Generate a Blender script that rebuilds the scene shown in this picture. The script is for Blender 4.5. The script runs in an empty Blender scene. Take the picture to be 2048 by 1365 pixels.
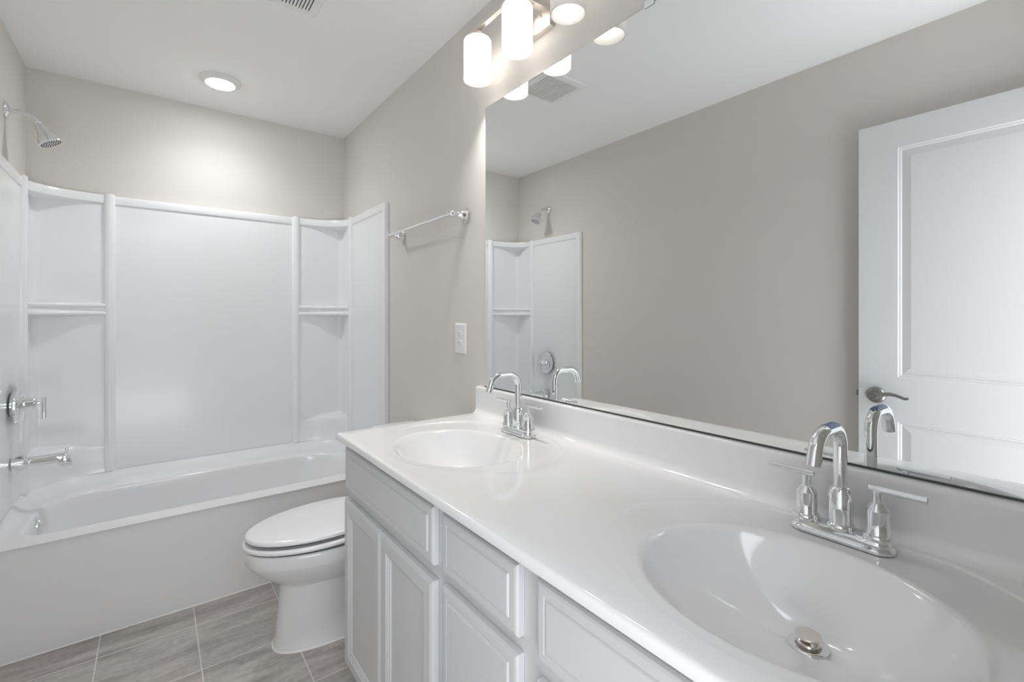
import bpy, bmesh, math, random
from mathutils import Vector, Matrix, Quaternion
random.seed(7)
sc = bpy.context.scene
COL = sc.collection
PI = math.pi

# ------------------------------------------------------------------ room dimensions (metres)
W = 1.0262            # right wall (mirror wall) plane x
XL = -0.4978          # left wall plane x
B = 3.2382            # back wall plane y
YF = -0.055           # room face of the entry wall
H = 2.454             # ceiling
YT = 2.4177           # front of the bath
EYE = 1.242

# ------------------------------------------------------------------ camera
cam = bpy.data.cameras.new('camera')
cam.sensor_width = 36.0
cam.lens = 36.0 * 935.8842 / 2048.0
cam.shift_y = -(682.5 - 632.6) / 2048.0
cam.clip_start = 0.01
co = bpy.data.objects.new('camera', cam)
co.location = (0, 0, EYE)
co.rotation_euler = (PI / 2, 0, -0.6519)
COL.objects.link(co)
sc.camera = co

# ------------------------------------------------------------------ world, exposure
world = bpy.data.worlds.new('world')
world.use_nodes = True
bg = world.node_tree.nodes['Background']
bg.inputs[0].default_value = (0.93, 0.96, 1.0, 1)
WORLD = 0.64
bg.inputs[1].default_value = WORLD
sc.world = world
sc.view_settings.view_transform = 'Standard'
sc.view_settings.look = 'None'
sc.view_settings.exposure = 0.80
sc.view_settings.gamma = 1.0
sc.view_settings.use_curve_mapping = False
sc.cycles.use_denoising = True
sc.cycles.max_bounces = 16
sc.cycles.diffuse_bounces = 8
sc.cycles.glossy_bounces = 8
sc.cycles.transmission_bounces = 8
sc.cycles.sample_clamp_indirect = 6.0
sc.cycles.caustics_reflective = False
sc.cycles.caustics_refractive = False

BULB = 350.0          # radiance of the vanity bulbs
DISC = 38.0           # radiance of the ceiling light lens
BEAM = 12.5           # power of the ceiling light's downward beam
# added fill light sent in through the doorway behind the camera:
# two unseen panels, one shining down and one shining up
def hall_fill(name, size, energy, loc, direction, col):
    l = bpy.data.lights.new(name, 'AREA'); l.shape = 'RECTANGLE'
    l.size, l.size_y = size; l.energy = energy; l.color = col
    o = bpy.data.objects.new(name, l); o.location = loc
    o.rotation_euler = Vector(direction).to_track_quat('-Z', 'Y').to_euler()
    COL.objects.link(o)
FILL_DOWN, FILL_UP = 54, 68
hall_fill('hall_fill_down', (2.6, 2.4), FILL_DOWN, (-.05, -1.4, 2.42), (0, .25, -1), (.94, .985, 1.04))
hall_fill('hall_fill_up', (2.6, 2.4), FILL_UP, (-.05, -1.4, .02), (0, 0, 1), (.94, .985, 1.03))

# ------------------------------------------------------------------ materials
def new_mat(name):
    m = bpy.data.materials.new(name); m.use_nodes = True
    nt = m.node_tree
    b = nt.nodes['Principled BSDF']
    return m, nt, b

def mat(name, col, rough=0.5, metal=0.0, coat=0.0, spec=0.5, bump=0.0, bscale=200.0, var=0.0, vscale=3.0):
    m, nt, b = new_mat(name)
    b.inputs['Base Color'].default_value = (*col, 1)
    b.inputs['Roughness'].default_value = rough
    b.inputs['Metallic'].default_value = metal
    b.inputs['Specular IOR Level'].default_value = spec
    b.inputs['Coat Weight'].default_value = coat
    b.inputs['Coat Roughness'].default_value = 0.04
    tc = nt.nodes.new('ShaderNodeTexCoord')
    if bump:
        n = nt.nodes.new('ShaderNodeTexNoise'); n.inputs['Scale'].default_value = bscale
        n.inputs['Detail'].default_value = 3
        bp = nt.nodes.new('ShaderNodeBump'); bp.inputs['Strength'].default_value = bump
        bp.inputs['Distance'].default_value = 0.001
        nt.links.new(tc.outputs['Object'], n.inputs['Vector'])
        nt.links.new(n.outputs[0], bp.inputs['Height'])
        nt.links.new(bp.outputs[0], b.inputs['Normal'])
    if var:
        n = nt.nodes.new('ShaderNodeTexNoise'); n.inputs['Scale'].default_value = vscale
        n.inputs['Detail'].default_value = 4
        mx = nt.nodes.new('ShaderNodeMix'); mx.data_type = 'RGBA'
        mx.inputs[6].default_value = (*[c * (1 - var) for c in col], 1)
        mx.inputs[7].default_value = (*[min(1, c * (1 + var)) for c in col], 1)
        nt.links.new(tc.outputs['Object'], n.inputs['Vector'])
        nt.links.new(n.outputs[0], mx.inputs[0])
        nt.links.new(mx.outputs[2], b.inputs['Base Color'])
    return m

M_wall = mat('greige_wall_paint', (0.70, 0.675, 0.635), 0.7, bump=0.12, bscale=350, var=0.012, vscale=2.5, spec=0.3)
M_ceil = mat('white_ceiling_paint', (0.87, 0.87, 0.87), 0.85, bump=0.12, bscale=300, spec=0.2)
M_trim = mat('white_trim_paint', (0.78, 0.78, 0.78), 0.35)
M_acryl = mat('white_gloss_acrylic', (0.85, 0.855, 0.865), 0.22, coat=0.12, bump=0.02, bscale=12)
M_tub = mat('white_tub_enamel', (0.84, 0.84, 0.845), 0.18, coat=0.3, bump=0.015, bscale=10)
M_porc = mat('white_porcelain', (0.80, 0.80, 0.80), 0.1, coat=0.4, var=0.004)
M_seat = mat('white_seat_plastic', (0.85, 0.855, 0.865), 0.16, coat=0.2, var=0.004)
M_marble = mat('white_cultured_marble', (0.86, 0.86, 0.865), 0.13, coat=0.4, var=0.012, vscale=5)
M_cab = mat('pale_grey_cabinet_paint', (0.61, 0.615, 0.62), 0.38, bump=0.05, bscale=60, var=0.004)
M_door = mat('white_door_paint', (0.78, 0.78, 0.785), 0.38, bump=0.05, bscale=120)
M_chrome = mat('polished_chrome', (0.83, 0.84, 0.85), 0.03, metal=1.0, var=0.003)
M_nickel = mat('brushed_nickel', (0.78, 0.73, 0.68), 0.28, metal=1.0, bump=0.05, bscale=400)
M_darknick = mat('satin_dark_nickel', (0.30, 0.29, 0.28), 0.34, metal=1.0, bump=0.03, bscale=300)
M_plast = mat('white_plastic', (0.82, 0.82, 0.82), 0.3, var=0.004)
M_dark = mat('dark_recess', (0.012, 0.012, 0.012), 0.7, var=0.1)
M_edge = mat('mirror_edge', (0.05, 0.055, 0.055), 0.35, var=0.1)
M_caulk = mat('white_caulk', (0.82, 0.82, 0.81), 0.5, var=0.01)
M_tape = mat('white_thread_tape', (0.85, 0.85, 0.85), 0.6, var=0.01)
M_blue = mat('blue_reflection_colour', (0.02, 0.13, 0.40), 0.25, coat=0.1, var=0.02)
M_mirror = mat('silvered_mirror', (0.91, 0.925, 0.92), 0.0, metal=1.0, var=0.0)
M_clip = mat('clear_clip', (0.85, 0.87, 0.88), 0.12, coat=0.5, var=0.05, vscale=120)

def emit_mat(name, col, s):
    m = bpy.data.materials.new(name); m.use_nodes = True
    nt = m.node_tree
    nt.nodes.remove(nt.nodes['Principled BSDF'])
    e = nt.nodes.new('ShaderNodeEmission')
    e.inputs[0].default_value = (*col, 1); e.inputs[1].default_value = s
    nt.links.new(e.outputs[0], nt.nodes['Material Output'].inputs[0])
    return m
M_bulb = emit_mat('lit_bulb', (1.0, 0.965, 0.93), BULB)
M_bulb_dim = emit_mat('dim_bulb', (1.0, 0.965, 0.93), BULB * .012)
M_disc = emit_mat('lit_lens', (0.97, 0.985, 1.0), DISC)

def frosted():
    m = bpy.data.materials.new('frosted_glass'); m.use_nodes = True
    nt = m.node_tree
    nt.nodes.remove(nt.nodes['Principled BSDF'])
    t = nt.nodes.new('ShaderNodeBsdfTranslucent'); t.inputs[0].default_value = (0.97, 0.955, 0.935, 1)
    d = nt.nodes.new('ShaderNodeBsdfDiffuse'); d.inputs[0].default_value = (0.88, 0.875, 0.86, 1)
    g = nt.nodes.new('ShaderNodeBsdfGlossy'); g.inputs['Roughness'].default_value = 0.15
    m1 = nt.nodes.new('ShaderNodeMixShader'); m1.inputs[0].default_value = 0.58
    m2 = nt.nodes.new('ShaderNodeMixShader'); m2.inputs[0].default_value = 0.04
    nt.links.new(t.outputs[0], m1.inputs[1]); nt.links.new(d.outputs[0], m1.inputs[2])
    nt.links.new(m1.outputs[0], m2.inputs[1]); nt.links.new(g.outputs[0], m2.inputs[2])
    nt.links.new(m2.outputs[0], nt.nodes['Material Output'].inputs[0])
    return m
M_frost = frosted()

def tile_mat():
    m, nt, b = new_mat('grey_brown_floor_tile')
    N = nt.nodes; Lk = nt.links
    tc = N.new('ShaderNodeTexCoord')
    mp = N.new('ShaderNodeMapping'); mp.inputs['Location'].default_value = (-0.131 + 3 * .299, -1.966 + 9 * .296, 0)
    Lk.new(tc.outputs['Object'], mp.inputs[0])
    br = N.new('ShaderNodeTexBrick'); br.offset = 0.0; br.squash = 1.0
    br.inputs['Scale'].default_value = 1.0
    br.inputs['Brick Width'].default_value = 0.299
    br.inputs['Row Height'].default_value = 0.296
    br.inputs['Mortar Size'].default_value = 0.0022
    br.inputs['Mortar Smooth'].default_value = 0.15
    br.inputs['Color1'].default_value = (0.0, 0.0, 0.0, 1)
    br.inputs['Color2'].default_value = (1, 1, 1, 1)
    br.inputs['Mortar'].default_value = (0.5, 0.5, 0.5, 1)
    Lk.new(mp.outputs[0], br.inputs[0])
    # veins running along the tiles
    mv = N.new('ShaderNodeMapping'); mv.inputs['Scale'].default_value = (1.6, 9.0, 1.0)
    mv.inputs['Rotation'].default_value = (0, 0, 0.06)
    Lk.new(tc.outputs['Object'], mv.inputs[0])
    n1 = N.new('ShaderNodeTexNoise'); n1.inputs['Scale'].default_value = 2.2; n1.inputs['Detail'].default_value = 8
    n1.inputs['Roughness'].default_value = 0.65; n1.inputs['Distortion'].default_value = 0.6
    Lk.new(mv.outputs[0], n1.inputs['Vector'])
    n2 = N.new('ShaderNodeTexNoise'); n2.inputs['Scale'].default_value = 55; n2.inputs['Detail'].default_value = 6
    Lk.new(tc.outputs['Object'], n2.inputs['Vector'])
    r1 = N.new('ShaderNodeValToRGB')
    r1.color_ramp.elements[0].position = 0.32; r1.color_ramp.elements[0].color = (0.31, 0.293, 0.277, 1)
    r1.color_ramp.elements[1].position = 0.68; r1.color_ramp.elements[1].color = (0.54, 0.525, 0.505, 1)
    Lk.new(n1.outputs[0], r1.inputs[0])
    tint = N.new('ShaderNodeMix'); tint.data_type = 'RGBA'; tint.blend_type = 'MULTIPLY'; tint.inputs[0].default_value = 1
    tr = N.new('ShaderNodeMix'); tr.data_type = 'RGBA'
    tr.inputs[6].default_value = (1.0, 0.93, 0.935, 1); tr.inputs[7].default_value = (1.0, 1.0, 0.97, 1)
    Lk.new(br.outputs['Color'], tr.inputs[0])
    Lk.new(r1.outputs[0], tint.inputs[6]); Lk.new(tr.outputs[2], tint.inputs[7])
    sp = N.new('ShaderNodeMix'); sp.data_type = 'RGBA'; sp.blend_type = 'OVERLAY'; sp.inputs[0].default_value = 0.25
    Lk.new(tint.outputs[2], sp.inputs[6]); Lk.new(n2.outputs[0], sp.inputs[7])
    gm = N.new('ShaderNodeMix'); gm.data_type = 'RGBA'
    gm.inputs[7].default_value = (0.67, 0.645, 0.62, 1)
    Lk.new(br.outputs['Fac'], gm.inputs[0]); Lk.new(sp.outputs[2], gm.inputs[6])
    Lk.new(gm.outputs[2], b.inputs['Base Color'])
    b.inputs['Roughness'].default_value = 0.42
    bp = N.new('ShaderNodeBump'); bp.inputs['Strength'].default_value = 0.35; bp.inputs['Distance'].default_value = 0.0015
    bp.invert = True
    Lk.new(br.outputs['Fac'], bp.inputs['Height']); Lk.new(bp.outputs[0], b.inputs['Normal'])
    return m
M_tile = tile_mat()

# ------------------------------------------------------------------ helpers
def link(name, bm, m, parent=None, smooth=None):
    me = bpy.data.meshes.new(name)
    bmesh.ops.recalc_face_normals(bm, faces=bm.faces)
    bm.to_mesh(me); bm.free()
    ms = m if isinstance(m, (list, tuple)) else [m]
    for k in ms: me.materials.append(k)
    if smooth is not None:
        for p in me.polygons: p.use_smooth = True
        me.set_sharp_from_angle(angle=math.radians(smooth))
    o = bpy.data.objects.new(name, me); COL.objects.link(o)
    if parent is not None: attach(o, parent)
    return o

def attach(o, parent):
    o.parent = parent
    o.matrix_parent_inverse = world_of(parent).inverted()

def world_of(o):
    m = Matrix.LocRotScale(o.location, o.rotation_euler, o.scale)
    if o.parent: return world_of(o.parent) @ o.matrix_parent_inverse @ m
    return m

def tag(o, label=None, cat=None, group=None, kind=None):
    if label: o['label'] = label
    if cat: o['category'] = cat
    if group: o['group'] = group
    if kind: o['kind'] = kind
    return o

def thing(name, loc, label, cat, group=None, kind=None):
    o = bpy.data.objects.new(name, None); COL.objects.link(o)
    o.empty_display_size = 0.05
    o.location = loc
    return tag(o, label, cat, group, kind)

def box(bm, x0, x1, y0, y1, z0, z1, bev=0.0, seg=2):
    g = bmesh.ops.create_cube(bm, size=1.0)
    vs = g['verts']
    for v in vs:
        v.co = Vector((x0 + (v.co.x + .5) * (x1 - x0), y0 + (v.co.y + .5) * (y1 - y0), z0 + (v.co.z + .5) * (z1 - z0)))
    if bev:
        es = list({e for v in vs for e in v.link_edges})
        bmesh.ops.bevel(bm, geom=es, offset=bev, segments=seg, profile=0.5, affect='EDGES')
    return bm

def loft(bm, loops, closed=True, cap0=False, cap1=False):
    """loops: list of equal-length lists of points"""
    rows = [[bm.verts.new(p) for p in lp] for lp in loops]
    n = len(rows[0])
    for a, b in zip(rows[:-1], rows[1:]):
        for i in range(n if closed else n - 1):
            j = (i + 1) % n
            try: bm.faces.new((a[i], a[j], b[j], b[i]))
            except ValueError: pass
    if cap0: bm.faces.new(rows[0])
    if cap1: bm.faces.new(rows[-1])
    return rows

def lathe(bm, prof, origin=(0, 0, 0), axis=(0, 0, 1), n=48, cap0=True, cap1=True):
    """prof: [(radius, height along axis)]"""
    ax = Vector(axis).normalized()
    q = Vector((0, 0, 1)).rotation_difference(ax)
    o = Vector(origin)
    loops = []
    for r, h in prof:
        r = max(r, 1e-5)
        loops.append([o + q @ Vector((r * math.cos(2 * PI * i / n), r * math.sin(2 * PI * i / n), h)) for i in range(n)])
    return loft(bm, loops, True, cap0, cap1)

def tube(bm, pts, rad, n=20, cap=True):
    pts = [Vector(p) for p in pts]
    if not isinstance(rad, (list, tuple)): rad = [rad] * len(pts)
    t0 = (pts[1] - pts[0]).normalized()
    up = Vector((0, 0, 1)) if abs(t0.z) < .9 else Vector((0, 1, 0))
    u = t0.cross(up).normalized()
    loops = []
    for k, p in enumerate(pts):
        a = pts[max(0, k - 1)]; b = pts[min(len(pts) - 1, k + 1)]
        t = (b - a).normalized()
        u = (u - t * u.dot(t)).normalized()
        v = t.cross(u)
        loops.append([p + (u * math.cos(2 * PI * i / n) + v * math.sin(2 * PI * i / n)) * rad[k] for i in range(n)])
    return loft(bm, loops, True, cap, cap)

def arc(c, r, a0, a1, n, f):
    return [f(c[0] + r * math.cos(a0 + (a1 - a0) * i / n), c[1] + r * math.sin(a0 + (a1 - a0) * i / n)) for i in range(n + 1)]

def rrect(x0, x1, y0, y1, rad, nc=10, ns=12):
    """rounded rectangle, CCW from the lower left; rad: 4 x (rx, ry) for corners LL, LR, UR, UL; constant point count"""
    rad = [(r, r) if not isinstance(r, tuple) else r for r in rad]
    cs = [(x0 + rad[0][0], y0 + rad[0][1]), (x1 - rad[1][0], y0 + rad[1][1]),
          (x1 - rad[2][0], y1 - rad[2][1]), (x0 + rad[3][0], y1 - rad[3][1])]
    st = [PI, 1.5 * PI, 0, .5 * PI]
    out = []
    for k in range(4):
        arcp = [(cs[k][0] + rad[k][0] * math.cos(st[k] + .5 * PI * i / nc), cs[k][1] + rad[k][1] * math.sin(st[k] + .5 * PI * i / nc)) for i in range(nc + 1)]
        out += arcp
        k2 = (k + 1) % 4
        nx = (cs[k2][0] + rad[k2][0] * math.cos(st[k2]), cs[k2][1] + rad[k2][1] * math.sin(st[k2]))
        a = arcp[-1]
        for i in range(1, ns):
            out.append((a[0] + (nx[0] - a[0]) * i / ns, a[1] + (nx[1] - a[1]) * i / ns))
    return out

def panel(bm, f, a0, a1, b0, b1, prof, back=None):
    """concentric rectangular profile; f(a, b, depth) -> point; prof = [(inset, depth)]"""
    loops = []
    for ins, d in prof:
        loops.append([f(a0 + ins, b0 + ins, d), f(a1 - ins, b0 + ins, d), f(a1 - ins, b1 - ins, d), f(a0 + ins, b1 - ins, d)])
    return loft(bm, loops, True, cap0=back is not None, cap1=True)

def sm(t):
    t = max(0.0, min(1.0, t)); return t * t * (3 - 2 * t)

# ------------------------------------------------------------------ room shell
def struct(name, bm, m, label=None):
    o = link(name, bm, m); o['kind'] = 'structure'
    if label: o['label'] = label
    return o

struct('floor', box(bmesh.new(), XL - .12, W + .12, -1.6, B + .12, -.1, 0), M_tile)
struct('ceiling', box(bmesh.new(), XL - .12, W + .12, YF - .12, B + .12, H, H + .1), M_ceil)
struct('wall_back', box(bmesh.new(), XL - .12, W + .12, B, B + .12, 0, H), M_wall)
struct('wall_right', box(bmesh.new(), W, W + .12, YF - .12, B, 0, H), M_wall)
struct('wall_left', box(bmesh.new(), XL - .12, XL, YF - .12, B, 0, H), M_wall)
bm = bmesh.new()
box(bm, XL, -.45, YF - .12, YF, 0, H)
box(bm, .33, W, YF - .12, YF, 0, H)
box(bm, -.45, .33, YF - .12, YF, 2.08, H)
struct('wall_front', bm, M_wall)

def baseboard(name, x0, x1, y0, y1):
    struct(name, box(bmesh.new(), x0, x1, y0, y1, 0.0, .082, .003, 1), M_trim)
baseboard('baseboard_right', W - .013, W, 1.566, YT - .004)
baseboard('baseboard_left', XL, XL + .013, .03, YT - .004)

# ------------------------------------------------------------------ open door (seen in the mirror)
dx = -0.4476
d1 = thing('door_1', (dx - .018, -.035, 0), 'white two-panel interior door standing open against the left wall', 'door', kind='structure')
DY0, DY1, DZ0, DZ1 = -.040, .7193, .018, 2.069
bm = bmesh.new()
fd = lambda a, b, d: (dx + d, a, b)
# slab with two moulded panels on the room side
PY0, PY1 = .105, .582
panels = [(.983, 1.953), (.24, .796)]
zs = [DZ0, panels[1][0], panels[1][1], panels[0][0], panels[0][1], DZ1]
ys = [DY0, PY0, PY1, DY1]
for i in range(3):
    for j in range(5):
        if i == 1 and j in (1, 3): continue
        vs = [bm.verts.new(fd(*p, 0)) for p in ((ys[i], zs[j]), (ys[i + 1], zs[j]), (ys[i + 1], zs[j + 1]), (ys[i], zs[j + 1]))]
        bm.faces.new(vs)
for z0, z1 in panels:
    panel(bm, fd, PY0, PY1, z0, z1, [(0, 0), (.003, -.0035), (.009, -.0045), (.013, -.009), (.042, -.0025), (.0445, -.0022)])
# sides and back
lo = [[(dx, DY0, DZ0), (dx, DY1, DZ0), (dx, DY1, DZ1), (dx, DY0, DZ1)], [(dx - .035, DY0, DZ0), (dx - .035, DY1, DZ0), (dx - .035, DY1, DZ1), (dx - .035, DY0, DZ1)]]
loft(bm, lo, True, False, True)
bmesh.ops.remove_doubles(bm, verts=bm.verts, dist=.0002)
link('door_slab', bm, M_door, d1)
# lever set
hy, hz = .655, .9
bm = bmesh.new()
lathe(bm, [(.034, 0), (.0345, .004), (.032, .008), (.024, .012), (.017, .014), (.0155, .03), (.0175, .036), (.0175, .048), (.015, .052)], (dx, hy, hz), (1, 0, 0), 40)
dh = link('door_handle', bm, M_darknick, d1, 40)
tag(dh, 'dark satin nickel lever set')
bm = bmesh.new()
pts = []; rr = []
for i in range(15):
    t = i / 14
    pts.append((dx + .045 - .006 * math.sin(t * PI), hy - .012 - .105 * t, hz + .002 + .013 * math.sin(min(1, t * 1.15) * PI * .93) - .004 * t + (.004 if t > .97 else 0)))
    rr.append(.0095 * (1 - .45 * t))
tube(bm, pts, rr, 16)
link('lever', bm, M_darknick, dh, 50)
bm = bmesh.new()
lathe(bm, [(.009, 0), (.009, .003), (.006, .0035)], (dx + .052, hy, hz), (1, 0, 0), 24)
lk = link('privacy_button', bm, M_darknick, dh, 40)
bm = bmesh.new()
box(bm, dx - .026, dx - .010, DY1 - .001, DY1 + .013, hz - .012, hz + .010, .002)
tag(link('latch_bolt', bm, M_darknick, d1), 'dark latch bolt on the door edge')

# ------------------------------------------------------------------ bathtub
tub = thing('bathtub', (.264, 2.82, 0), 'white alcove bathtub with a plain front apron below the surround', 'bathtub')
x0t, x1t, ybk = XL + .004, W - .004, 3.222
ZR, ZD = .408, .436
cx_, cy_ = (.275, .207)
eps = .004
def tl(ins, z, raise_=False, front=None):
    fy = YT if front is None else front
    pts = rrect(x0t + ins, x1t - ins, fy, ybk - ins, [eps, eps, (cx_, cy_), (cx_, cy_)], 12, 16)
    out = []
    for x, y in pts:
        zz = z
        if raise_: zz = ZR + (ZD - ZR) * sm((y - 2.47) / .35) * raise_
        out.append((x, y, zz))
    return out
def well(x0, x1, y0, y1, rf, rb, z):
    return [(x, y, z) for x, y in rrect(x0, x1, y0, y1, [rf, rf, rb, rb], 12, 16)]
loops = [tl(0, 0.0), tl(0, .2), tl(0, .37), tl(0, .390), tl(.0, .398, front=2.4155),
         tl(.002, 0, 1.0, 2.4105), tl(.004, 0, 1.0, 2.419), tl(.020, 0, 1.0, 2.43)]
loops.append([(x, y, z - .004 * sm((y - 2.5) / .2)) for x, y, z in tl(.03, 0, .85, 2.44)])
# concave rise down to the flat ledge
def mixl(a, b, t): return [tuple(Vector(p).lerp(Vector(q), t)) for p, q in zip(a, b)]
ledge = well(x0t + .075, x1t - .075, 2.500, 3.085, (.07, .06), (.28, .24), ZR)
last = loops[-1]
for t, s in ((.3, .65), (.6, .9), (.8, .98)):
    L2 = mixl(last, ledge, t); loops.append([(p[0], p[1], last[i][2] + (ZR - last[i][2]) * s) for i, p in enumerate(L2)])
loops.append(ledge)
wx0, wx1, wy0, wy1 = -.405, .935, 2.512, 3.000
loops.append(well(wx0 - .006, wx1 + .006, wy0 - .004, wy1 + .010, (.08, .07), (.25, .22), ZR))
for ins, dz in ((.0, -.0015), (.006, -.006), (.010, -.014), (.016, -.04), (.03, -.12), (.05, -.22), (.07, -.29), (.095, -.32), (.14, -.333)):
    k = ins * .55
    loops.append(well(wx0 + ins * 1.0, wx1 - ins * 2.2, wy0 + k, wy1 - k * 1.1, (.08, .07), (.24 - ins * .5, .21 - ins * .5), ZR + dz))
bm = bmesh.new()
loft(bm, loops, True, True, True)
tb = link('tub_shell', bm, M_tub, tub, 50)
bm = bmesh.new()
ax = Vector((1, 0, .12)).normalized()
lathe(bm, [(.036, 0), (.0365, .010), (.034, .016), (.030, .0185), (.008, .020), (.001, .020)], (-.394, 2.755, .362), ax, 40)
box(bm, -.376, -.3732, 2.7535, 2.7565, .356, .370)
tag(link('overflow_plate', bm, M_chrome, tub, 35), 'round chrome overflow plate')
bm = bmesh.new()
loft(bm, [[(x0t, YT - .003, 0), (x0t, YT - .0005, .005), (x0t, YT + .001, 0)], [(x1t, YT - .003, 0), (x1t, YT - .0005, .005), (x1t, YT + .001, 0)]], True, True, True)
link('caulk_line', bm, M_caulk, tub)

# ------------------------------------------------------------------ tub surround
sur = thing('tub_surround', (.264, 3.1, .44), 'glossy white three-piece tub surround with moulded corner shelves', 'shower surround')
SZ0, SZ1 = .4365, 1.872
yb = 3.218                       # face of back panel
XRf = W - .020                   # face of right side panel
XLf = XL + .020
BXR, BXL = .716, -.186           # bead centres on the back panel
BY = 3.022                       # bead centre on the side panels
YS = 2.4627                      # front edge of the side panels
def mirx(x): return XL + W - x
# back panel
bm = bmesh.new()
fb = lambda a, b, d: (a, yb - d, b)
def strip_panel(bm, f, a0, a1, extra=None):
    # top strip proud of a slightly recessed field
    pr = [((a0, SZ1), .000), ((a1, SZ1), .000)]
    prof = [(SZ0, -.003), (1.822, -.003), (1.826, -.0028), (1.829, .004), (1.831, .005), (1.866, .005), (1.8705, .003), (SZ1, -.001)]
    rows = [[f(a0, z, d), f(a1, z, d)] for z, d in prof]
    loft(bm, rows, False)
    # rear so that the panel is a solid
    rows = [[f(a0, SZ0, -.016), f(a1, SZ0, -.016)], [f(a0, SZ1, -.016), f(a1, SZ1, -.016)]]
    loft(bm, rows, False)
    for r in ((SZ1, -.001), (SZ0, -.003)):
        vs = [bm.verts.new(f(a0, r[0], r[1])), bm.verts.new(f(a1, r[0], r[1])), bm.verts.new(f(a1, r[0], -.016)), bm.verts.new(f(a0, r[0], -.016))]
        bm.faces.new(vs)
strip_panel(bm, fb, BXL, BXR)
bmesh.ops.remove_doubles(bm, verts=bm.verts, dist=.0001)
link('back_panel', bm, M_acryl, sur, 35)

def half_round(cx, cy, nx, ny, w, h, n=12):
    """plan points of a bead: tangent direction is the normal turned"""
    tx, ty = -ny, nx
    out = []
    for i in range(n + 1):
        a = PI * i / n
        s = -math.cos(a) * w; d = math.sin(a) ** .8 * h
        out.append((cx + tx * s + nx * d, cy + ty * s + ny * d))
    return out

def extrude_plan(bm, plan, z0, z1, cap=True, rnd=.006):
    """closed plan polygon extruded with a small rounded top"""
    cxm = sum(p[0] for p in plan) / len(plan); cym = sum(p[1] for p in plan) / len(plan)
    def sc_(k): return [(cxm + (p[0] - cxm) * k, cym + (p[1] - cym) * k) for p in plan]
    loops = [[(x, y, z0) for x, y in plan], [(x, y, z1 - rnd) for x, y in plan],
             [(x, y, z1 - rnd * .3) for x, y in sc_(.94)], [(x, y, z1) for x, y in sc_(.8)]]
    loft(bm, loops, True, True, True)

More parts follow.
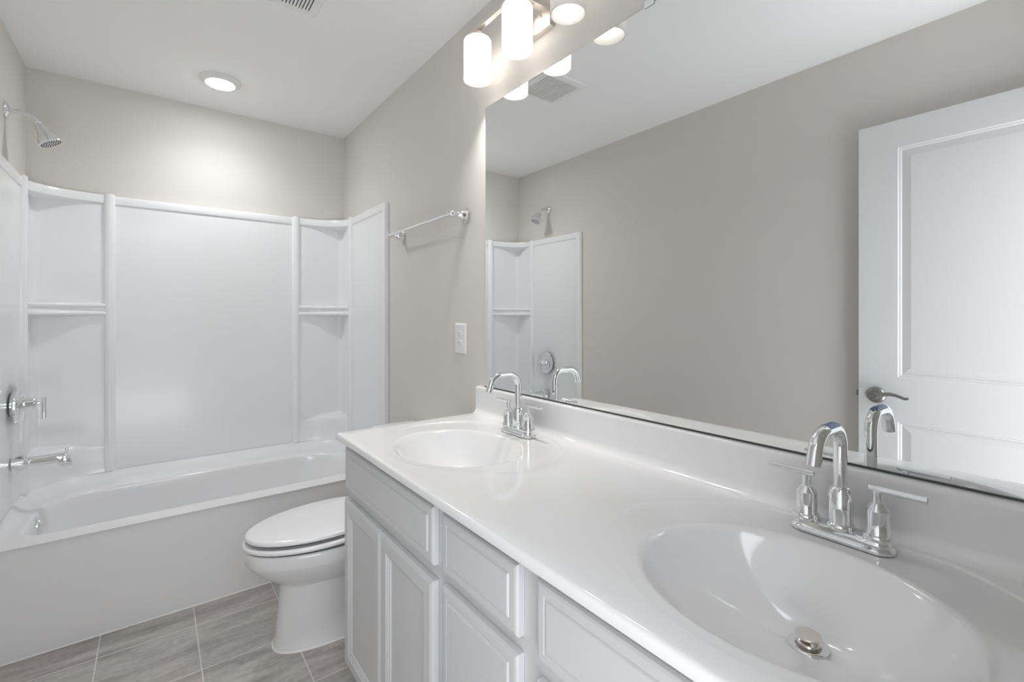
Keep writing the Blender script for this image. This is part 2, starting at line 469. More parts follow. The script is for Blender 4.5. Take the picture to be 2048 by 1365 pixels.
def side(side_, par):
    S = (lambda x: x) if side_ == 'R' else mirx
    # ---- side panel with framed top strip and rounded front edge
    bm = bmesh.new()
    fs = lambda a, b, d: (S(XRf - d), a, b)
    yA, yB = YS + .0405, BY
    strip_panel(bm, fs, yA, yB)
    fr = [(.0, YS + .010 - .0102), (-.0, YS)]
    prof = []
    for i in range(7):
        a = .5 * PI * i / 6
        prof.append((W - .016 + .0 - .009 * math.sin(a), YS + .009 - .009 * math.cos(a)))
    plan = [(W - .001, YS)] + prof + [(W - .0255, YS + .040), (W - .021, YS + .0455), (W - .001, YS + .0455)]
    loops = [[(S(x), y, SZ0) for x, y in plan], [(S(x), y, SZ1 - .004) for x, y in plan], [(S(min(x + .003, W - .001)), y + .002, SZ1) for x, y in plan]]
    loft(bm, loops, True, True, True)
    bmesh.ops.remove_doubles(bm, verts=bm.verts, dist=.0001)
    sp = link('side_panel', bm, M_acryl, par, 35)
    # ---- corner tower
    bm = bmesh.new()
    bx = BXR
    # recessed walls with a rounded inner corner
    rc = .030
    xw, yw = W - .022, B - .022
    pl = [(bx - .005, yw), (bx + .03, yw)]
    pl += [(xw - rc + rc * math.sin(.5 * PI * i / 8), yw - rc + rc * math.cos(.5 * PI * i / 8)) for i in range(9)]
    pl += [(xw, BY + .03), (xw, BY - .005)]
    loft(bm, [[(S(x), y, SZ0) for x, y in pl], [(S(x), y, SZ1 - .004) for x, y in pl]], False)
    # beads
    for pp in (half_round(bx, yb + .004, 0, -1, .023, .026), half_round(XRf + .004, BY, -1, 0, .021, .024)):
        extrude_plan(bm, [(S(x), y) for x, y in pp], SZ0, SZ1 + .005)
    ct = link('corner_panel', bm, M_acryl, par, 40)
    # ---- coved front line shared by shelves
    ecx, ecy = bx + .018, BY + .016
    rx, ry = XRf - .002 - ecx, yb - .006 - ecy
    na = 24
    def cove(i, off=0.0):
        a = .5 * PI * i / na
        return (ecx + (rx - off) * math.sin(a), ecy + (ry - off) * math.cos(a))
    corner = [(W - .012, B - .012)]
    def swept(off):
        c_ = [cove(i, off) for i in range(na + 1)]
        return [(c_[0][0] - .008, c_[0][1])] + c_ + [(c_[-1][0], c_[-1][1] - .008)]
    def shelf(name, prof, drop):
        """prof: [(offset towards the room, z)] swept along the cove, closed to the corner"""
        bm = bmesh.new()
        rows = []
        for off, z in prof:
            rows.append([(S(p[0]), p[1], z) for p in swept(off)])
        loft(bm, rows, False)
        for (off, z), dz in ((prof[0], drop), (prof[-1], 0)):
            c = bm.verts.new((S(W - .008), B - .008, z - dz))
            ring = [bm.verts.new((S(p[0]), p[1], z)) for p in swept(off)]
            for i in range(na + 2): bm.faces.new((ring[i], ring[i + 1], c))
        bmesh.ops.remove_doubles(bm, verts=bm.verts, dist=.0001)
        return link(name, bm, M_acryl, ct, 35)
    top = shelf('shelf', [(.0, 1.828), (.002, 1.8285), (.004, 1.831), (.004, 1.866), (.002, 1.8705), (-.001, SZ1)], .024)
    mid = []
    mid.append((-.004, 1.246)); mid.append((.0, 1.246))
    for c in (1.256, 1.297):
        for i in range(9):
            a = -.5 * PI + PI * i / 8
            mid.append((.004 + .009 * math.cos(a), c + .010 * math.sin(a)))
        if c < 1.27: mid += [(.002, 1.270), (.001, 1.277), (.002, 1.284)]
    mid += [(-.006, 1.309)]
    shelf('shelf', mid, .02)
    # bottom ledge: coved wall up to a soft sloping shelf
    bm = bmesh.new()
    rows = []
    for off, z in ((.012, SZ0), (.004, .46), (.0, .50), (-.002, .555), (-.006, .572), (-.014, .582)):
        rows.append([(S(p[0]), p[1], z) for p in (cove(i, off) for i in range(na + 1))])
    rear = [(bx + .02, yw + .004)] * 0
    # sloping top back to the recessed wall
    last = [cove(i, -.014) for i in range(na + 1)]
    path = [Vector((ecx - .008, yw + .001))] + [Vector((xw - rc + (rc + .001) * math.sin(.5 * PI * i / 10), yw - rc + (rc + .001) * math.cos(.5 * PI * i / 10))) for i in range(11)] + [Vector((xw + .001, ecy - .008))]
    acc = [0.0]
    for p, q_ in zip(path[:-1], path[1:]): acc.append(acc[-1] + (q_ - p).length)
    cl_ = [0.0]
    for p, q_ in zip(last[:-1], last[1:]): cl_.append(cl_[-1] + math.hypot(q_[0] - p[0], q_[1] - p[1]))
    tgt = []
    for i in range(na + 1):
        d = acc[-1] * cl_[i] / cl_[-1]
        k = max(j for j in range(len(acc) - 1) if acc[j] <= d + 1e-9)
        f_ = (d - acc[k]) / max(1e-9, acc[k + 1] - acc[k])
        tgt.append(tuple(path[k].lerp(path[k + 1], min(1, f_))))
    for s, dz in ((.35, .586), (.8, .594), (1.0, .602), (1.10, .612)):
        rows.append([(S(a[0] + (b[0] - a[0]) * s), a[1] + (b[1] - a[1]) * s, dz) for a, b in zip(last, tgt)])
    loft(bm, rows, False)
    lg = link('ledge', bm, M_acryl, ct, 60)
side('R', sur)
side('L', sur)

# ------------------------------------------------------------------ shower head
sh = thing('wall_shower', (XL, 2.838, 2.105), 'chrome shower head on a bent arm high on the left wall', 'shower head')
Y0 = 2.838
bm = bmesh.new()
lathe(bm, [(.033, 0), (.033, .004), (.028, .009), (.016, .012), (.013, .014)], (XL, Y0, 2.105), (1, 0, 0), 40)
link('wall_flange', bm, M_chrome, sh, 35)
axh = Vector((.465, 0, -.885)).normalized()
fc = Vector((-.360, Y0, 1.994))
neck = fc - axh * .088
bm = bmesh.new()
p0 = Vector((XL + .005, Y0, 2.105)); p3 = neck
pts = []
p1 = p0 + Vector((.052, 0, .002)); p2 = p3 - axh * .035
for i in range(21):
    t = i / 20
    pts.append(p0 * (1 - t) ** 3 + p1 * 3 * t * (1 - t) ** 2 + p2 * 3 * t * t * (1 - t) + p3 * t ** 3)
tube(bm, pts, .0105, 24)
link('arm', bm, M_chrome, sh, 50)
bm = bmesh.new()
lathe(bm, [(.0122, 0), (.0138, .002), (.0138, .006), (.0122, .008)], neck - axh * .004, axh, 32)
tag(link('thread_tape', bm, M_tape, sh, 40), 'white thread tape collar')
bm = bmesh.new()
n = 48
prof = [(.0125, .003), (.0180, .006), (.0195, .012), (.0265, .036), (.0335, .058), (.0350, .061), (.0405, .063), (.0430, .068), (.0450, .083), (.0445, .087), (.041, .088)]
q = Vector((0, 0, 1)).rotation_difference(axh)
loops = []
for k, (r, h) in enumerate(prof):
    lp = []
    for i in range(n):
        a = 2 * PI * i / n
        rr_ = r
        if .0615 < h < .07: rr_ = r * (1 - .07 * max(0, math.cos(3 * a)) ** 6)
        lp.append(neck + q @ Vector((rr_ * math.cos(a), rr_ * math.sin(a), h)))
    loops.append(lp)
loft(bm, loops, True, True, True)
hd = link('spray_head', bm, M_chrome, sh, 30)
bm = bmesh.new()
lathe(bm, [(.040, .0875), (.040, .089), (.001, .0895)], neck, axh, 40)
fp = link('spray_face', bm, M_plast, hd, 40)
bm = bmesh.new()
for ring, cnt in ((.008, 6), (.017, 12), (.026, 18), (.034, 24)):
    for i in range(cnt):
        a = 2 * PI * i / cnt + ring * 40
        c = neck + q @ Vector((ring * math.cos(a), ring * math.sin(a), .0885))
        lathe(bm, [(.0019, 0), (.0016, .003)], c, axh, 8)
tag(link('nozzles', bm, M_dark, hd), 'dark spray nozzles')

# ------------------------------------------------------------------ shower valve trim
xs = XL + .0205
sv = thing('shower_valve', (xs, 2.836, .868), 'round chrome shower valve plate with a lever handle above the tub spout', 'shower valve')
o = (xs, 2.836, .868)
bm = bmesh.new()
lathe(bm, [(.050, 0), (.050, .0128), (.087, .013), (.089, .017), (.088, .023), (.084, .026), (.050, .0275), (.048, .0305), (.034, .0315), (.033, .035), (.027, .037)], o, (1, 0, 0), 64)
link('escutcheon', bm, M_chrome, sv, 25)
bm = bmesh.new()
lathe(bm, [(.021, .035), (.021, .040), (.026, .042), (.0265, .036), (.0255, .038), (.0255, .064), (.022, .071), (.014, .074), (.0075, .076), (.0065, .082), (.0065, .096)], o, (1, 0, 0), 40)
hb = link('handle_hub', bm, M_chrome, sv, 35)
bm = bmesh.new()
tube(bm, [(xs + .0965, 2.836, .893), (xs + .0965, 2.836, .8915), (xs + .0965, 2.836, .802), (xs + .0965, 2.836, .800)], [.006, .0075, .0075, .006], 24)
link('handle_lever', bm, M_chrome, hb, 35)

# ------------------------------------------------------------------ tub spout
ts = thing('tub_spout', (xs, 2.836, .617), 'chrome tub spout with a diverter knob low on the left surround panel', 'tub spout')
bm = bmesh.new()
lathe(bm, [(.022, 0), (.022, .0128), (.0325, .013), (.0325, .038), (.029, .042), (.022, .044)], (xs, 2.836, .620), (1, 0, 0), 48)
link('spout_collar', bm, M_chrome, ts, 35)
bm = bmesh.new()
loops = []
xa, xb = xs + .030, -.2925
for i in range(25):
    t = i / 24
    x = xa + (xb - xa) * t
    zt = .6405
    zb_ = .5995
    hw = .021
    if t > .72:
        zb_ = .5995 - .019 * sm((t - .72) / .06)
    if t > .86:
        k = (t - .86) / .14
        zt = .6405 - .036 * (1 - math.sqrt(max(0, 1 - k * k)))
        hw = .021 * (1 - .35 * k * k)
    zc, hh = (zt + zb_) / 2, (zt - zb_) / 2
    lp = []
    for j in range(32):
        a = 2 * PI * j / 32
        ca, sa = math.cos(a), math.sin(a)
        ex = 2 / 2.4
        lp.append((x, 2.836 + hw * abs(ca) ** ex * (1 if ca > 0 else -1), zc + hh * abs(sa) ** ex * (1 if sa > 0 else -1)))
    loops.append(lp)
loft(bm, loops, True, True, True)
link('spout_body', bm, M_chrome, ts, 40)
bm = bmesh.new()
lathe(bm, [(.0035, 0), (.0035, .008), (.0062, .009), (.0062, .020), (.0055, .021)], (-.309, 2.836, .640), (0, 0, 1), 20)
link('diverter_knob', bm, M_chrome, ts, 35)

# ------------------------------------------------------------------ toilet
TY = 1.935
to = thing('toilet', (.7, TY, 0), 'white toilet with closed lid between the bathtub and the vanity', 'toilet')
def egg(xf, xb, w, z, n=64, p=2.0, back=2.6):
    """toilet outline: elongated front at xf, squarer back at xb"""
    xm = xf + (xb - xf) * .58
    out = []
    for i in range(n):
        a = 2 * PI * i / n
        c, s = math.cos(a), math.sin(a)
        if c < 0: x = xm - (xm - xf) * abs(c) ** (2 / p); y = w * abs(s) ** (2 / p)
        else: x = xm + (xb - xm) * abs(c) ** (2 / back); y = w * abs(s) ** (2 / back)
        out.append((x, TY + (y if s >= 0 else -y), z))
    return out
bm = bmesh.new()
rows = [egg(.352, .800, .104, 0.0, p=2.4), egg(.352, .800, .104, .008, p=2.4), egg(.357, .790, .099, .016, p=2.4), egg(.361, .765, .096, .06, p=2.3),
        egg(.368, .735, .094, .12, p=2.3), egg(.373, .72, .093, .18, p=2.3), egg(.375, .74, .095, .226, p=2.3), egg(.372, .76, .098, .236, p=2.2),
        egg(.362, .78, .112, .245), egg(.335, .79, .132, .262), egg(.300, .80, .153, .292), egg(.274, .80, .168, .320), egg(.264, .80, .1725, .334),
        egg(.2605, .80, .1745, .340), egg(.2575, .80, .1765, .375), egg(.2595, .80, .1745, .3835), egg(.264, .796, .170, .3865), egg(.272, .79, .162, .383), egg(.290, .77, .146, .355), egg(.33, .72, .12, .30)]
loft(bm, rows, True, True, True)
link('bowl', bm, M_porc, to, 40)
bm = bmesh.new()
loft(bm, [egg(.347, .802, .109, 0.0, p=2.4), egg(.348, .802, .108, .004, p=2.4), egg(.354, .80, .102, .007, p=2.4)], True, False, False)
link('caulk_line', bm, M_caulk, to, 50)
bm = bmesh.new()
def tilt(lp, up): return [(x, y, z + up + .013 * max(0, x - .256)) for x, y, z in lp]
ring_o = [(.0, .394), (-.0045, .397), (-.006, .403), (-.0045, .409), (.0, .4115), (.006, .4118), (.014, .409), (.022, .402)]
rows = [egg(.2560 + k, .745 - k, .1785 - k, z) for k, z in ring_o]
rows = [egg(.30, .70, .12, .394)] + rows + [egg(.30, .70, .12, .400)]
loft(bm, [tilt(r, .0015) for r in rows + [rows[0]]], True)
se = link('seat', bm, M_seat, to, 50)
for sx, sy in ((.345, -.09), (.345, .09), (.62, -.14), (.62, .14)):
    link('seat_bumper', box(bmesh.new(), sx - .012, sx + .012, TY + sy - .006, TY + sy + .006, .386, .396 + .013 * (sx - .256) + .001, .002, 1), M_seat, se)
bm = bmesh.new()
rows = [egg(.300, .73, .140, .433), egg(.280, .74, .155, .430), egg(.270, .745, .1635, .4205), egg(.264, .745, .1695, .419), egg(.2595, .748, .1735, .4215), egg(.2580, .75, .1745, .427), egg(.2595, .75, .1735, .433), egg(.265, .748, .169, .4365), egg(.280, .742, .158, .4385),
        egg(.296, .735, .146, .4392), egg(.302, .733, .142, .4402), egg(.36, .70, .10, .4415), egg(.45, .62, .05, .4425)]
loft(bm, [tilt(r, .0050) for r in rows], True, True, True)
link('lid', bm, M_seat, to, 50)
for sy in (-.075, .075):
    link('lid_hinge', box(bmesh.new(), .752, .782, TY + sy - .022, TY + sy + .022, .386, .428, .006, 3), M_seat, to, 40)
bm = bmesh.new()
rows = []
for z, k in ((.375, .012), (.385, .004), (.40, .0), (.56, -.004), (.690, -.008)):
    rows.append([(x, y, z) for x, y in rrect(.825 + k, W - .014, TY - .215 + k, TY + .215 - k, [.035, .03, .03, .035], 8, 6)])
loft(bm, rows, True, True, True)
tk = link('tank', bm, M_porc, to, 40)
bm = bmesh.new()
rows = []
for z, k in ((.689, .006), (.691, .0), (.713, -.002), (.720, .001), (.725, .008), (.727, .03)):
    rows.append([(x, y, z) for x, y in rrect(.806 + k, W - .010, TY - .232 + k, TY + .232 - k, [.035, .02, .02, .035], 8, 6)])
loft(bm, rows, True, True, True)
link('tank_lid', bm, M_porc, to, 40)
bm = bmesh.new()
lathe(bm, [(.014, 0), (.014, .006), (.008, .010), (.008, .02)], (.830, TY + .15, .64), (-1, 0, 0), 24)
tube(bm, [(.814, TY + .15, .64), (.812, TY + .12, .638), (.812, TY + .075, .632)], [.006, .006, .007], 12)
link('flush_lever', bm, M_chrome, tk, 40)

# ------------------------------------------------------------------ vanity cabinet
CT = .861            # counter top height
XC = .4697           # counter front edge
va = thing('vanity_cabinet', (.77, .76, 0), 'pale grey double vanity cabinet with panelled doors and drawers under the white countertop', 'cabinet')
FX = .508
CY0, CY1 = -.036, 1.553
bm = bmesh.new()
box(bm, FX, FX + .019, CY0, CY1, .10, CT - .0235, .001, 1)
box(bm, FX + .018, W - .001, CY1 - .016, CY1, .10, CT - .0235)
box(bm, FX + .018, W - .001, CY0, CY0 + .016, .10, CT - .0235)
box(bm, W - .010, W - .001, CY0 + .01, CY1 - .01, .10, CT - .0235)
box(bm, FX + .018, W - .002, CY0 + .01, CY1 - .01, .10, .116)
box(bm, FX + .07, W - .001, CY0 + .01, CY1 - .001, .0, .1005)
link('cabinet_box', bm, M_cab, va)
fcab = lambda a, b, d: (FX - .019 - d, a, b)
def drawer_front(name, y0, y1, z0, z1):
    bm = bmesh.new()
    panel(bm, fcab, y0, y1, z0, z1, [(0, -.0185), (0, -.007), (.0035, -.0035), (.008, -.0022), (.019, -.0020), (.021, -.0032), (.0235, -.0034), (.0255, -.0010), (.028, .0)], back=1)
    return link(name, bm, M_cab, va)
def cab_door(y0, y1, z0, z1):
    bm = bmesh.new()
    panel(bm, fcab, y0, y1, z0, z1, [(0, -.0185), (0, -.0065), (.004, -.0030), (.011, 0.0), (.040, .0), (.0415, -.0025), (.0465, -.0030), (.048, -.0055), (.053, -.0060), (.056, -.0100), (.0575, -.0102)], back=1)
    return link('cabinet_door', bm, M_cab, va)
drawer_front('false_drawer_front', .935, 1.541, .684, .8165)
drawer_front('false_drawer_front', -.026, .5806, .684, .8165)
drawer_front('drawer', .630, .893, .690, .8165)
drawer_front('drawer', .630, .893, .395, .661)
drawer_front('drawer', .630, .893, .115, .366)
cab_door(1.2405, 1.5445, .115, .650)
cab_door(.935, 1.2365, .115, .650)
cab_door(.2795, .5806, .115, .650)
cab_door(-.026, .2755, .115, .650)

# ------------------------------------------------------------------ countertop with two moulded basins
vt = thing('countertop', (.75, .75, CT), 'white one-piece countertop with two oval basins and a low backsplash', 'countertop')
bm = bmesh.new()
TX0, TX1, TY0, TY1, TYM = XC, W - .003, YF + .004, 1.5625, .746
THK = .0215
SINKS = ((.711, .296, TY0, TYM), (.711, 1.198, TYM, TY1))
NA = 240
BAX, BAY = .1745, .209       # bowl half axes
RAX, RAY = .245, .305        # moulded ring half axes
RCX = .757
DRX = .800                   # drain position
DEP = .128
def rect_ray(cx, cy, ang, x0, x1, y0, y1):
    c, s = math.cos(ang), math.sin(ang)
    t = 1e9
    if c > 1e-9: t = min(t, (x1 - cx) / c)
    if c < -1e-9: t = min(t, (x0 - cx) / c)
    if s > 1e-9: t = min(t, (y1 - cy) / s)
    if s < -1e-9: t = min(t, (y0 - cy) / s)
    return cx + c * t, cy + s * t
for sx, sy, y0, y1 in SINKS:
    # angles including the exact rectangle corners
    angs = [2 * PI * i / NA for i in range(NA)]
    for cxn, cyn in ((TX0, y0), (TX1, y0), (TX1, y1), (TX0, y1)):
        a = math.atan2(cyn - sy, cxn - sx) % (2 * PI)
        k = min(range(NA), key=lambda i: abs((angs[i] - a + PI) % (2 * PI) - PI)); angs[k] = a
    # bowl loops use the ellipse parameter that points the same way
    def ell(ax, ay, ang, ox=0.0):
        # point of the ellipse centred (sx+ox, sy) in direction ang from the bowl centre
        c, s = math.cos(ang), math.sin(ang)
        A = (c / ax) ** 2 + (s / ay) ** 2; Bq = -2 * ox * c / ax ** 2; Cq = (ox / ax) ** 2 - 1
        t = (-Bq + math.sqrt(max(0, Bq * Bq - 4 * A * Cq))) / (2 * A)
        return sx + c * t, sy + s * t
    loops = []
    def zraw(q):
        return -DEP * (1 - q ** 2.35) if q < 1 else 0.0
    def zbowl(q, wdt=.036):
        return sum(zraw(abs(q + wdt * (k / 8.0))) for k in range(-8, 9)) / 17.0
    fade = [sm((math.cos(a) + .30) / .55) for a in angs]      # the ring is moulded round the back and sides only
    SS = [.12, .16, .22, .3, .38, .46, .54, .62, .69, .75, .80, .84, .88, .91, .935, .955, .97, .985, 1.0, 1.015, 1.03, 1.045, 1.06]
    for s in SS:
        ox = (DRX - sx) * (1 - sm(s)) * .98
        lp = []
        for a, fd_ in zip(angs, fade):
            ex, ey = ell(BAX, BAY, a)
            rim = -.0026 * fd_ - .0008
            lp.append((sx + ox + (ex - sx) * s, sy + (ey - sy) * s, CT + zbowl(s) + rim))
        loops.append(lp)
    def between(t, z, back_=0.0):
        lp = []
        for a, fd_ in zip(angs, fade):
            b0 = ell(BAX * 1.06, BAY * 1.06, a); b1 = ell(RAX, RAY, a, RCX - sx)
            r0 = math.hypot(b0[0] - sx, b0[1] - sy); r1 = max(r0 + .022, math.hypot(b1[0] - sx, b1[1] - sy))
            rb = rect_ray(sx, sy, a, TX0 + .012, W - .046, y0, y1); r1 = min(r1, math.hypot(rb[0] - sx, rb[1] - sy) - .002)
            r = r0 + (r1 - r0) * t - back_
            lp.append((sx + math.cos(a) * r, sy + math.sin(a) * r, CT + z * fd_ - .0008 * (1 - t)))
        return lp
    for t, z in ((.3, -.0028), (.6, -.0030)):
        loops.append(between(t, z))
    for back_, z in ((.0065, -.0030), (.0048, -.0028), (.0036, -.0020), (.0024, -.0008), (.0012, -.0002), (0.0, 0.0)):
        loops.append(between(1.0, z, back_))
    edge = [rect_ray(sx, sy, a, TX0, TX1, y0, y1) for a in angs]
    inner = loops[-1]
    for t in (.25, .6):
        loops.append([(p[0] + (e[0] - p[0]) * t, p[1] + (e[1] - p[1]) * t, CT) for p, e in zip(inner, edge)])
    # rounded outer edge (front and left end), square at the joints
    def edge_loop(off, z):
        out = []
        for e in edge:
            x, y = e
            fx = off if x < TX0 + 1e-6 else 0
            fy = off if (y > TY1 - 1e-6) else 0
            out.append((x + fx, y - fy, CT + z))
        return out
    for off, z in ((.0065, 0), (.003, -.0008), (.0008, -.003), (0, -.0065), (0, -THK + .003), (.002, -THK)):
        loops.append(edge_loop(off, z))
    rows = loft(bm, loops, True, True, False)
link_top = link('counter_slab', bm, M_marble, vt, 60)
# backsplash with a coved foot
bm = bmesh.new()
prof = [(W - .0455, CT - .001), (W - .0452, CT + .0002)]
for i in range(9):
    a = .5 * PI * i / 8
    prof.append((W - .044 + .022 * math.sin(a), CT + .0003 + .024 * (1 - math.cos(a))))
prof += [(W - .022, CT + .05), (W - .0215, .956)]
for i in range(1, 6):
    a = .5 * PI * i / 5
    prof.append((W - .0145 - .007 * math.cos(a), .9595 + .007 * math.sin(a)))
prof += [(W - .001, .967), (W - .001, CT - .001)]
ys_ = [TY0, .746, 1.546, 1.553, 1.5555]
sc__ = [0, 0, 0, .001, .005]
rows = []
for y, k in zip(ys_, sc__):
    rows.append([(min(x + k, W - .001), y, max(CT - .001, z - k)) for x, z in prof])
loft(bm, rows, True, True, True)
link('backsplash', bm, M_marble, vt, 40)
# pop-up drains
for sx, sy, y0, y1 in SINKS:
    zb = CT - DEP - .002
    bm = bmesh.new()
    lathe(bm, [(.0275, -.002), (.0275, .0035), (.026, .0048), (.018, .0040), (.0165, .0015), (.0165, -.004)], (DRX, sy, zb + .001), (0, 0, 1), 48)
    dr = link('drain', bm, M_chrome, vt, 35)
    bm = bmesh.new()
    lathe(bm, [(.0135, -.003), (.0135, .006), (.0160, .0065), (.0160, .0095), (.0145, .0105)], (DRX, sy, zb + .001), (0, 0, 1), 40)
    for k in range(4):
        a = PI / 4 + k * PI / 2
        tube(bm, [(DRX + .0125 * math.cos(a), sy + .0125 * math.sin(a), zb + .009), (DRX + .0125 * math.cos(a), sy + .0125 * math.sin(a), zb + .0165)], .0035, 10)
    lathe(bm, [(.014, .0160), (.0175, .0165), (.0182, .0182), (.0172, .0200), (.012, .0208), (.001, .0212)], (DRX, sy, zb + .001), (0, 0, 1), 48)
    link('pop_up_stopper', bm, M_nickel, dr, 35)

# ------------------------------------------------------------------ faucets
FXC = .941
def faucet(yc, label):
    z0 = CT - .0018
    fa = thing('faucet', (FXC, yc, z0), label, 'faucet', 'basin faucets')
    # base plate
    bm = bmesh.new()
    rows = []
    for k, z in ((0, 0), (.0, .004), (-.0015, .006), (-.004, .0075), (-.005, .0085), (-.0055, .015), (-.007, .018), (-.010, .0192)):
        rr_ = .0250 + k
        rows.append([(x, y, z0 + z) for x, y in rrect(FXC - rr_, FXC + rr_, yc - .0765 - k, yc + .0765 + k, [rr_] * 4, 10, 4)])
    loft(bm, rows, True, True, True)
    link('base_plate', bm, M_chrome, fa, 30)
    zb = z0 + .0185
    # centre body and spout
    bm = bmesh.new()
    lathe(bm, [(.0215, 0), (.0218, .004), (.0205, .0075), (.0185, .009), (.0185, .058), (.0150, .0675), (.0130, .0695), (.0120, .070)], (FXC, yc, zb), (0, 0, 1), 40)
    sb = link('spout_base', bm, M_chrome, fa, 30)
    f2 = lambda x, z: (x, yc, z)
    zr_, zt_, xt = zb + .068, 1.0530, FXC
    r1, r2 = .036, .040
    pts = [f2(xt, zr_), f2(xt, zr_ + .03)]
    pts += arc((xt - r1, zt_ - r1), r1, 0, .5 * PI, 14, f2)
    xe = xt - .071
    pts += arc((xe, zt_ - r2), r2, .5 * PI, .5 * PI + math.radians(72), 14, f2)
    e = Vector(pts[-1]); dr_ = Vector((-math.cos(math.radians(72)), 0, -math.sin(math.radians(72))))
    pts += [tuple(e + dr_ * .010), tuple(e + dr_ * .022)]
    rad = [.0105] * (len(pts) - 2) + [.0112, .0114]
    bm = bmesh.new()
    tube(bm, pts, rad, 28)
    sp = link('spout', bm, M_chrome, sb, 40)
    # valve bodies and levers
    for s in (1, -1):
        yv = yc + s * .0525
        bm = bmesh.new()
        lathe(bm, [(.0215, 0), (.0218, .0045), (.0205, .0080), (.0172, .0092), (.0165, .011), (.0165, .047), (.0095, .0565), (.0072, .0585), (.0068, .077)], (FXC, yv, zb), (0, 0, 1), 40)
        vb = link('valve_body', bm, M_chrome, fa, 30)
        bm = bmesh.new()
        zl = zb + .0805
        tube(bm, [(FXC, yv - s * .0125, zl), (FXC, yv - s * .0115, zl), (FXC, yv + s * .0625, zl), (FXC, yv + s * .0635, zl)], [.0040, .0050, .0050, .0040], 20)
        link('lever', bm, M_chrome, vb, 40)
    return fa, sp, pts
faucet(1.200, 'chrome two-handle basin faucet nearest the toilet end of the countertop')
fa2, sp2, ptsf = faucet(.2985, 'chrome two-handle basin faucet with a painted blue reflection on its spout, in the foreground')
# blue reflection on the near spout bend, put in as a coloured patch
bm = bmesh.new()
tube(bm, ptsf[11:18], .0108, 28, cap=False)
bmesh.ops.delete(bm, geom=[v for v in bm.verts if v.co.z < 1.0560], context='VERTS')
tag(link('painted_blue_reflection', bm, M_blue, sp2, 40), 'painted blue reflection on the spout bend')

# ------------------------------------------------------------------ wall mirror
mi = thing('wall_mirror', (W, .75, 1.5), 'large frameless wall mirror above the double vanity', 'mirror')
bm = bmesh.new()
MY0, MY1, MZ0, MZ1 = -.014, 1.509, .9690, 2.0522
bm2 = bmesh.new()
fm = lambda a, b, d: (W - .0005 - d, a, b)
panel(bm2, fm, MY0, MY1, MZ0, MZ1, [(0, 0), (0, .0035), (.0012, .0045)], back=1)
o = link('mirror_glass', bm2, [M_mirror, M_edge], mi)
for p in o.data.polygons:
    if abs(p.normal.x) < .99: p.material_index = 1
tag(link('mirror_channel', box(bmesh.new(), W - .0075, W - .0005, MY0, MY1, 0.9672, .9705), M_edge, mi), 'thin dark channel under the mirror')
bm = bmesh.new()
box(bm, W - .008, W - .0045, .735, .765, 2.046, 2.066, .002)
box(bm, W - .0085, W - .0005, .737, .763, 2.0535, 2.062, .002)
lathe(bm, [(.005, 0), (.004, .003)], (W - .008, .75, 2.059), (-1, 0, 0), 12)
tag(link('mirror_clip', bm, M_clip, mi), 'small clear mirror clip')

# ------------------------------------------------------------------ vanity light
vl = thing('vanity_light', (W, 1.197, 2.29), 'brushed nickel three-shade vanity light on the wall above the mirror', 'vanity light')
LX = .935
bm = bmesh.new()
fw = lambda a, b, d: (W - d, a, b)
panel(bm, fw, 1.116, 1.278, 2.177, 2.337, [(0, .0), (0, .0195), (.0018, .0215)], back=1)
bp_ = link('backplate', bm, M_nickel, vl)
for yy in (1.160, 1.234):
    bm = bmesh.new()
    lathe(bm, [(.0052, 0), (.0052, .003), (.0045, .005), (.003, .009), (.001, .010)], (W - .0215, yy, 2.222), (-1, 0, 0), 16)
    link('cap_nut', bm, M_nickel, bp_, 40)
bm = bmesh.new()
box(bm, LX - .009, LX + .009, .925, 1.470, 2.281, 2.299, .001, 1)
box(bm, LX, W - .020, 1.185, 1.209, 2.281, 2.299, .001, 1)
link('bar', bm, M_nickel, vl)
for i, yy in enumerate((1.432, 1.197, .962)):
    lit = i < 2
    bm = bmesh.new()
    lathe(bm, [(.008, .036), (.009, .030), (.016, .026), (.026, .018), (.030, .010), (.031, -.001), (.022, -.003)], (LX, yy, 2.250), (0, 0, 1), 40)
    cp = link('shade_holder', bm, M_nickel, vl, 35)
    bm = bmesh.new()
    zt, zb = 2.2495, 2.0995
    r = .0505
    prof = [(.020, zt - .004), (r - .008, zt - .004), (r - .0042, zt - .008), (r - .003, zb + .0012), (r - .0015, zb), (r, zb + .0015), (r, zt - .008), (r - .003, zt - .0025), (r - .009, zt), (.020, zt)]
    lathe(bm, prof + [prof[0]], (LX, yy, 0), (0, 0, 1), 56, False, False)
    sd = link('lamp_shade', bm, M_frost, vl, 40)
    if not lit: tag(sd, 'dim frosted white glass shade')
    else: tag(sd, 'glowing frosted white glass shade')
    bm = bmesh.new()
    rb = [(.006, 2.240), (.0125, 2.238), (.0125, 2.225), (.015, 2.217), (.024, 2.201), (.0275, 2.183), (.025, 2.168), (.016, 2.1565), (.001, 2.153)]
    lathe(bm, rb, (LX, yy, 0), (0, 0, 1), 32)
    link('bulb', bm, M_bulb if lit else M_bulb_dim, sd, 60)

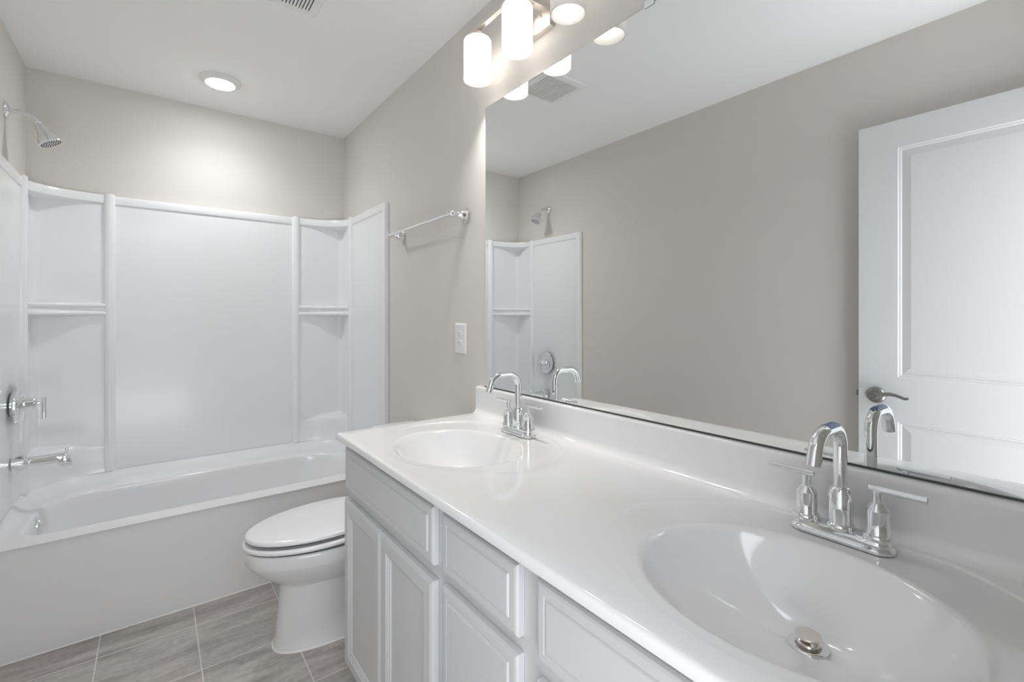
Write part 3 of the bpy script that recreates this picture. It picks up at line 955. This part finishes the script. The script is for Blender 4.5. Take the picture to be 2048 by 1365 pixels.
# ------------------------------------------------------------------ ceiling light and vent
cl = thing('ceiling_light', (.268, 2.825, H), 'round white disc light lit on the ceiling above the bathtub', 'ceiling light')
bm = bmesh.new()
lathe(bm, [(.094, 0), (.0945, -.003), (.092, -.006), (.078, -.013), (.070, -.0185), (.066, -.0195), (.065, -.0185), (.065, -.012)], (.268, 2.825, H), (0, 0, 1), 64, True, True)
link('trim_ring', bm, M_plast, cl, 40)
bm = bmesh.new()
lathe(bm, [(.0648, -.014), (.0648, -.0205), (.060, -.0225), (.030, -.0235), (.001, -.024)], (.268, 2.825, H), (0, 0, 1), 56)
tag(link('lens', bm, M_disc, cl, 40), 'glowing white lens')
bl = bpy.data.lights.new('ceiling_light_beam', 'SPOT'); bl.energy = BEAM; bl.color = (.98, .99, 1.0)
bl.spot_size = math.radians(150); bl.spot_blend = 1.0; bl.shadow_soft_size = .06
bo = bpy.data.objects.new('ceiling_light_beam', bl); bo.location = (.268, 2.825, H - .032); COL.objects.link(bo)
attach(bo, cl)

cv = thing('ceiling_vent', (.376, 1.846, H), 'white square exhaust fan grille on the ceiling in front of the toilet', 'vent')
VX0, VX1, VY0, VY1 = .236, .516, 1.708, 1.985
bm = bmesh.new()
fv = lambda a, b, d: (a, b, H - d)
prof = [(0, 0), (0, .004), (.004, .009), (.028, .013), (.034, .013), (.034, .008)]
loops = []
for ins, d in prof:
    loops.append([fv(VX0 + ins, VY0 + ins, d), fv(VX1 - ins, VY0 + ins, d), fv(VX1 - ins, VY1 - ins, d), fv(VX0 + ins, VY1 - ins, d)])
loft(bm, loops, True, False, False)
link('frame', bm, M_plast, cv)
bm = bmesh.new()
box(bm, VX0 + .03, VX1 - .03, VY0 + .03, VY1 - .03, H - .002, H - .0005)
tag(link('opening', bm, M_dark, cv), 'dark opening behind the slats')
bm = bmesh.new()
k = VX0 + .034
while k < VX1 - .034:
    box(bm, k, min(k + .0072, VX1 - .034), VY0 + .032, VY1 - .032, H - .0132, H - .0025, .0008, 1)
    k += .0118
link('slats', bm, M_plast, cv)

# ------------------------------------------------------------------ towel bar
tw = thing('towel_bar', (W, 1.96, 1.657), 'chrome towel bar on the wall between the mirror and the tub surround', 'towel bar')
TB = .072
bm = bmesh.new()
tube(bm, [(W - TB, 1.652, 1.657), (W - TB, 2.281, 1.657)], .0075, 20)
link('rod', bm, M_chrome, tw, 40)
for yy in (1.652, 2.281):
    bm = bmesh.new()
    lathe(bm, [(.0285, 0), (.0285, .004), (.0245, .0065), (.0235, .010), (.0225, .026), (.019, .036), (.0125, .044), (.0100, .050), (.0105, .055), (.0130, .062), (.0145, .070), (.0135, .079), (.009, .085), (.001, .087)], (W, yy, 1.657), (-1, 0, 0), 40)
    link('bar_post', bm, M_chrome, tw, 35)

# ------------------------------------------------------------------ wall outlet
ou = thing('wall_outlet', (W, 1.6995, 1.147), 'white duplex wall outlet beside the mirror below the towel bar', 'outlet')
bm = bmesh.new()
panel(bm, fw, 1.6565, 1.7425, 1.0845, 1.2105, [(0, 0), (0, .003), (.002, .0052), (.006, .0062)], back=1)
link('cover_plate', bm, M_plast, ou)
for zc in (1.1275, 1.1665):
    bm = bmesh.new()
    loops = []
    for k, d in ((0, .006), (0, .0078), (.001, .0085)):
        lp = []
        for i in range(32):
            a = 2 * PI * i / 32
            yy = .0165 * math.cos(a); zz = max(-.0135, min(.0135, .0172 * math.sin(a)))
            lp.append((W - d, 1.6995 + yy * (1 - k * 40), zc + zz * (1 - k * 40)))
        loops.append(lp)
    loft(bm, loops, True, True, True)
    rc_ = link('receptacle', bm, M_plast, ou, 40)
    bm = bmesh.new()
    box(bm, W - .0088, W - .0078, 1.6995 - .0075, 1.6995 - .0055, zc - .001, zc + .007)
    box(bm, W - .0088, W - .0078, 1.6995 + .0055, 1.6995 + .0075, zc - .001, zc + .006)
    lathe(bm, [(.0024, 0), (.0024, .001)], (W - .0078, 1.6995, zc - .0075), (-1, 0, 0), 12)
    tag(link('slots', bm, M_dark, rc_), 'dark plug slots')
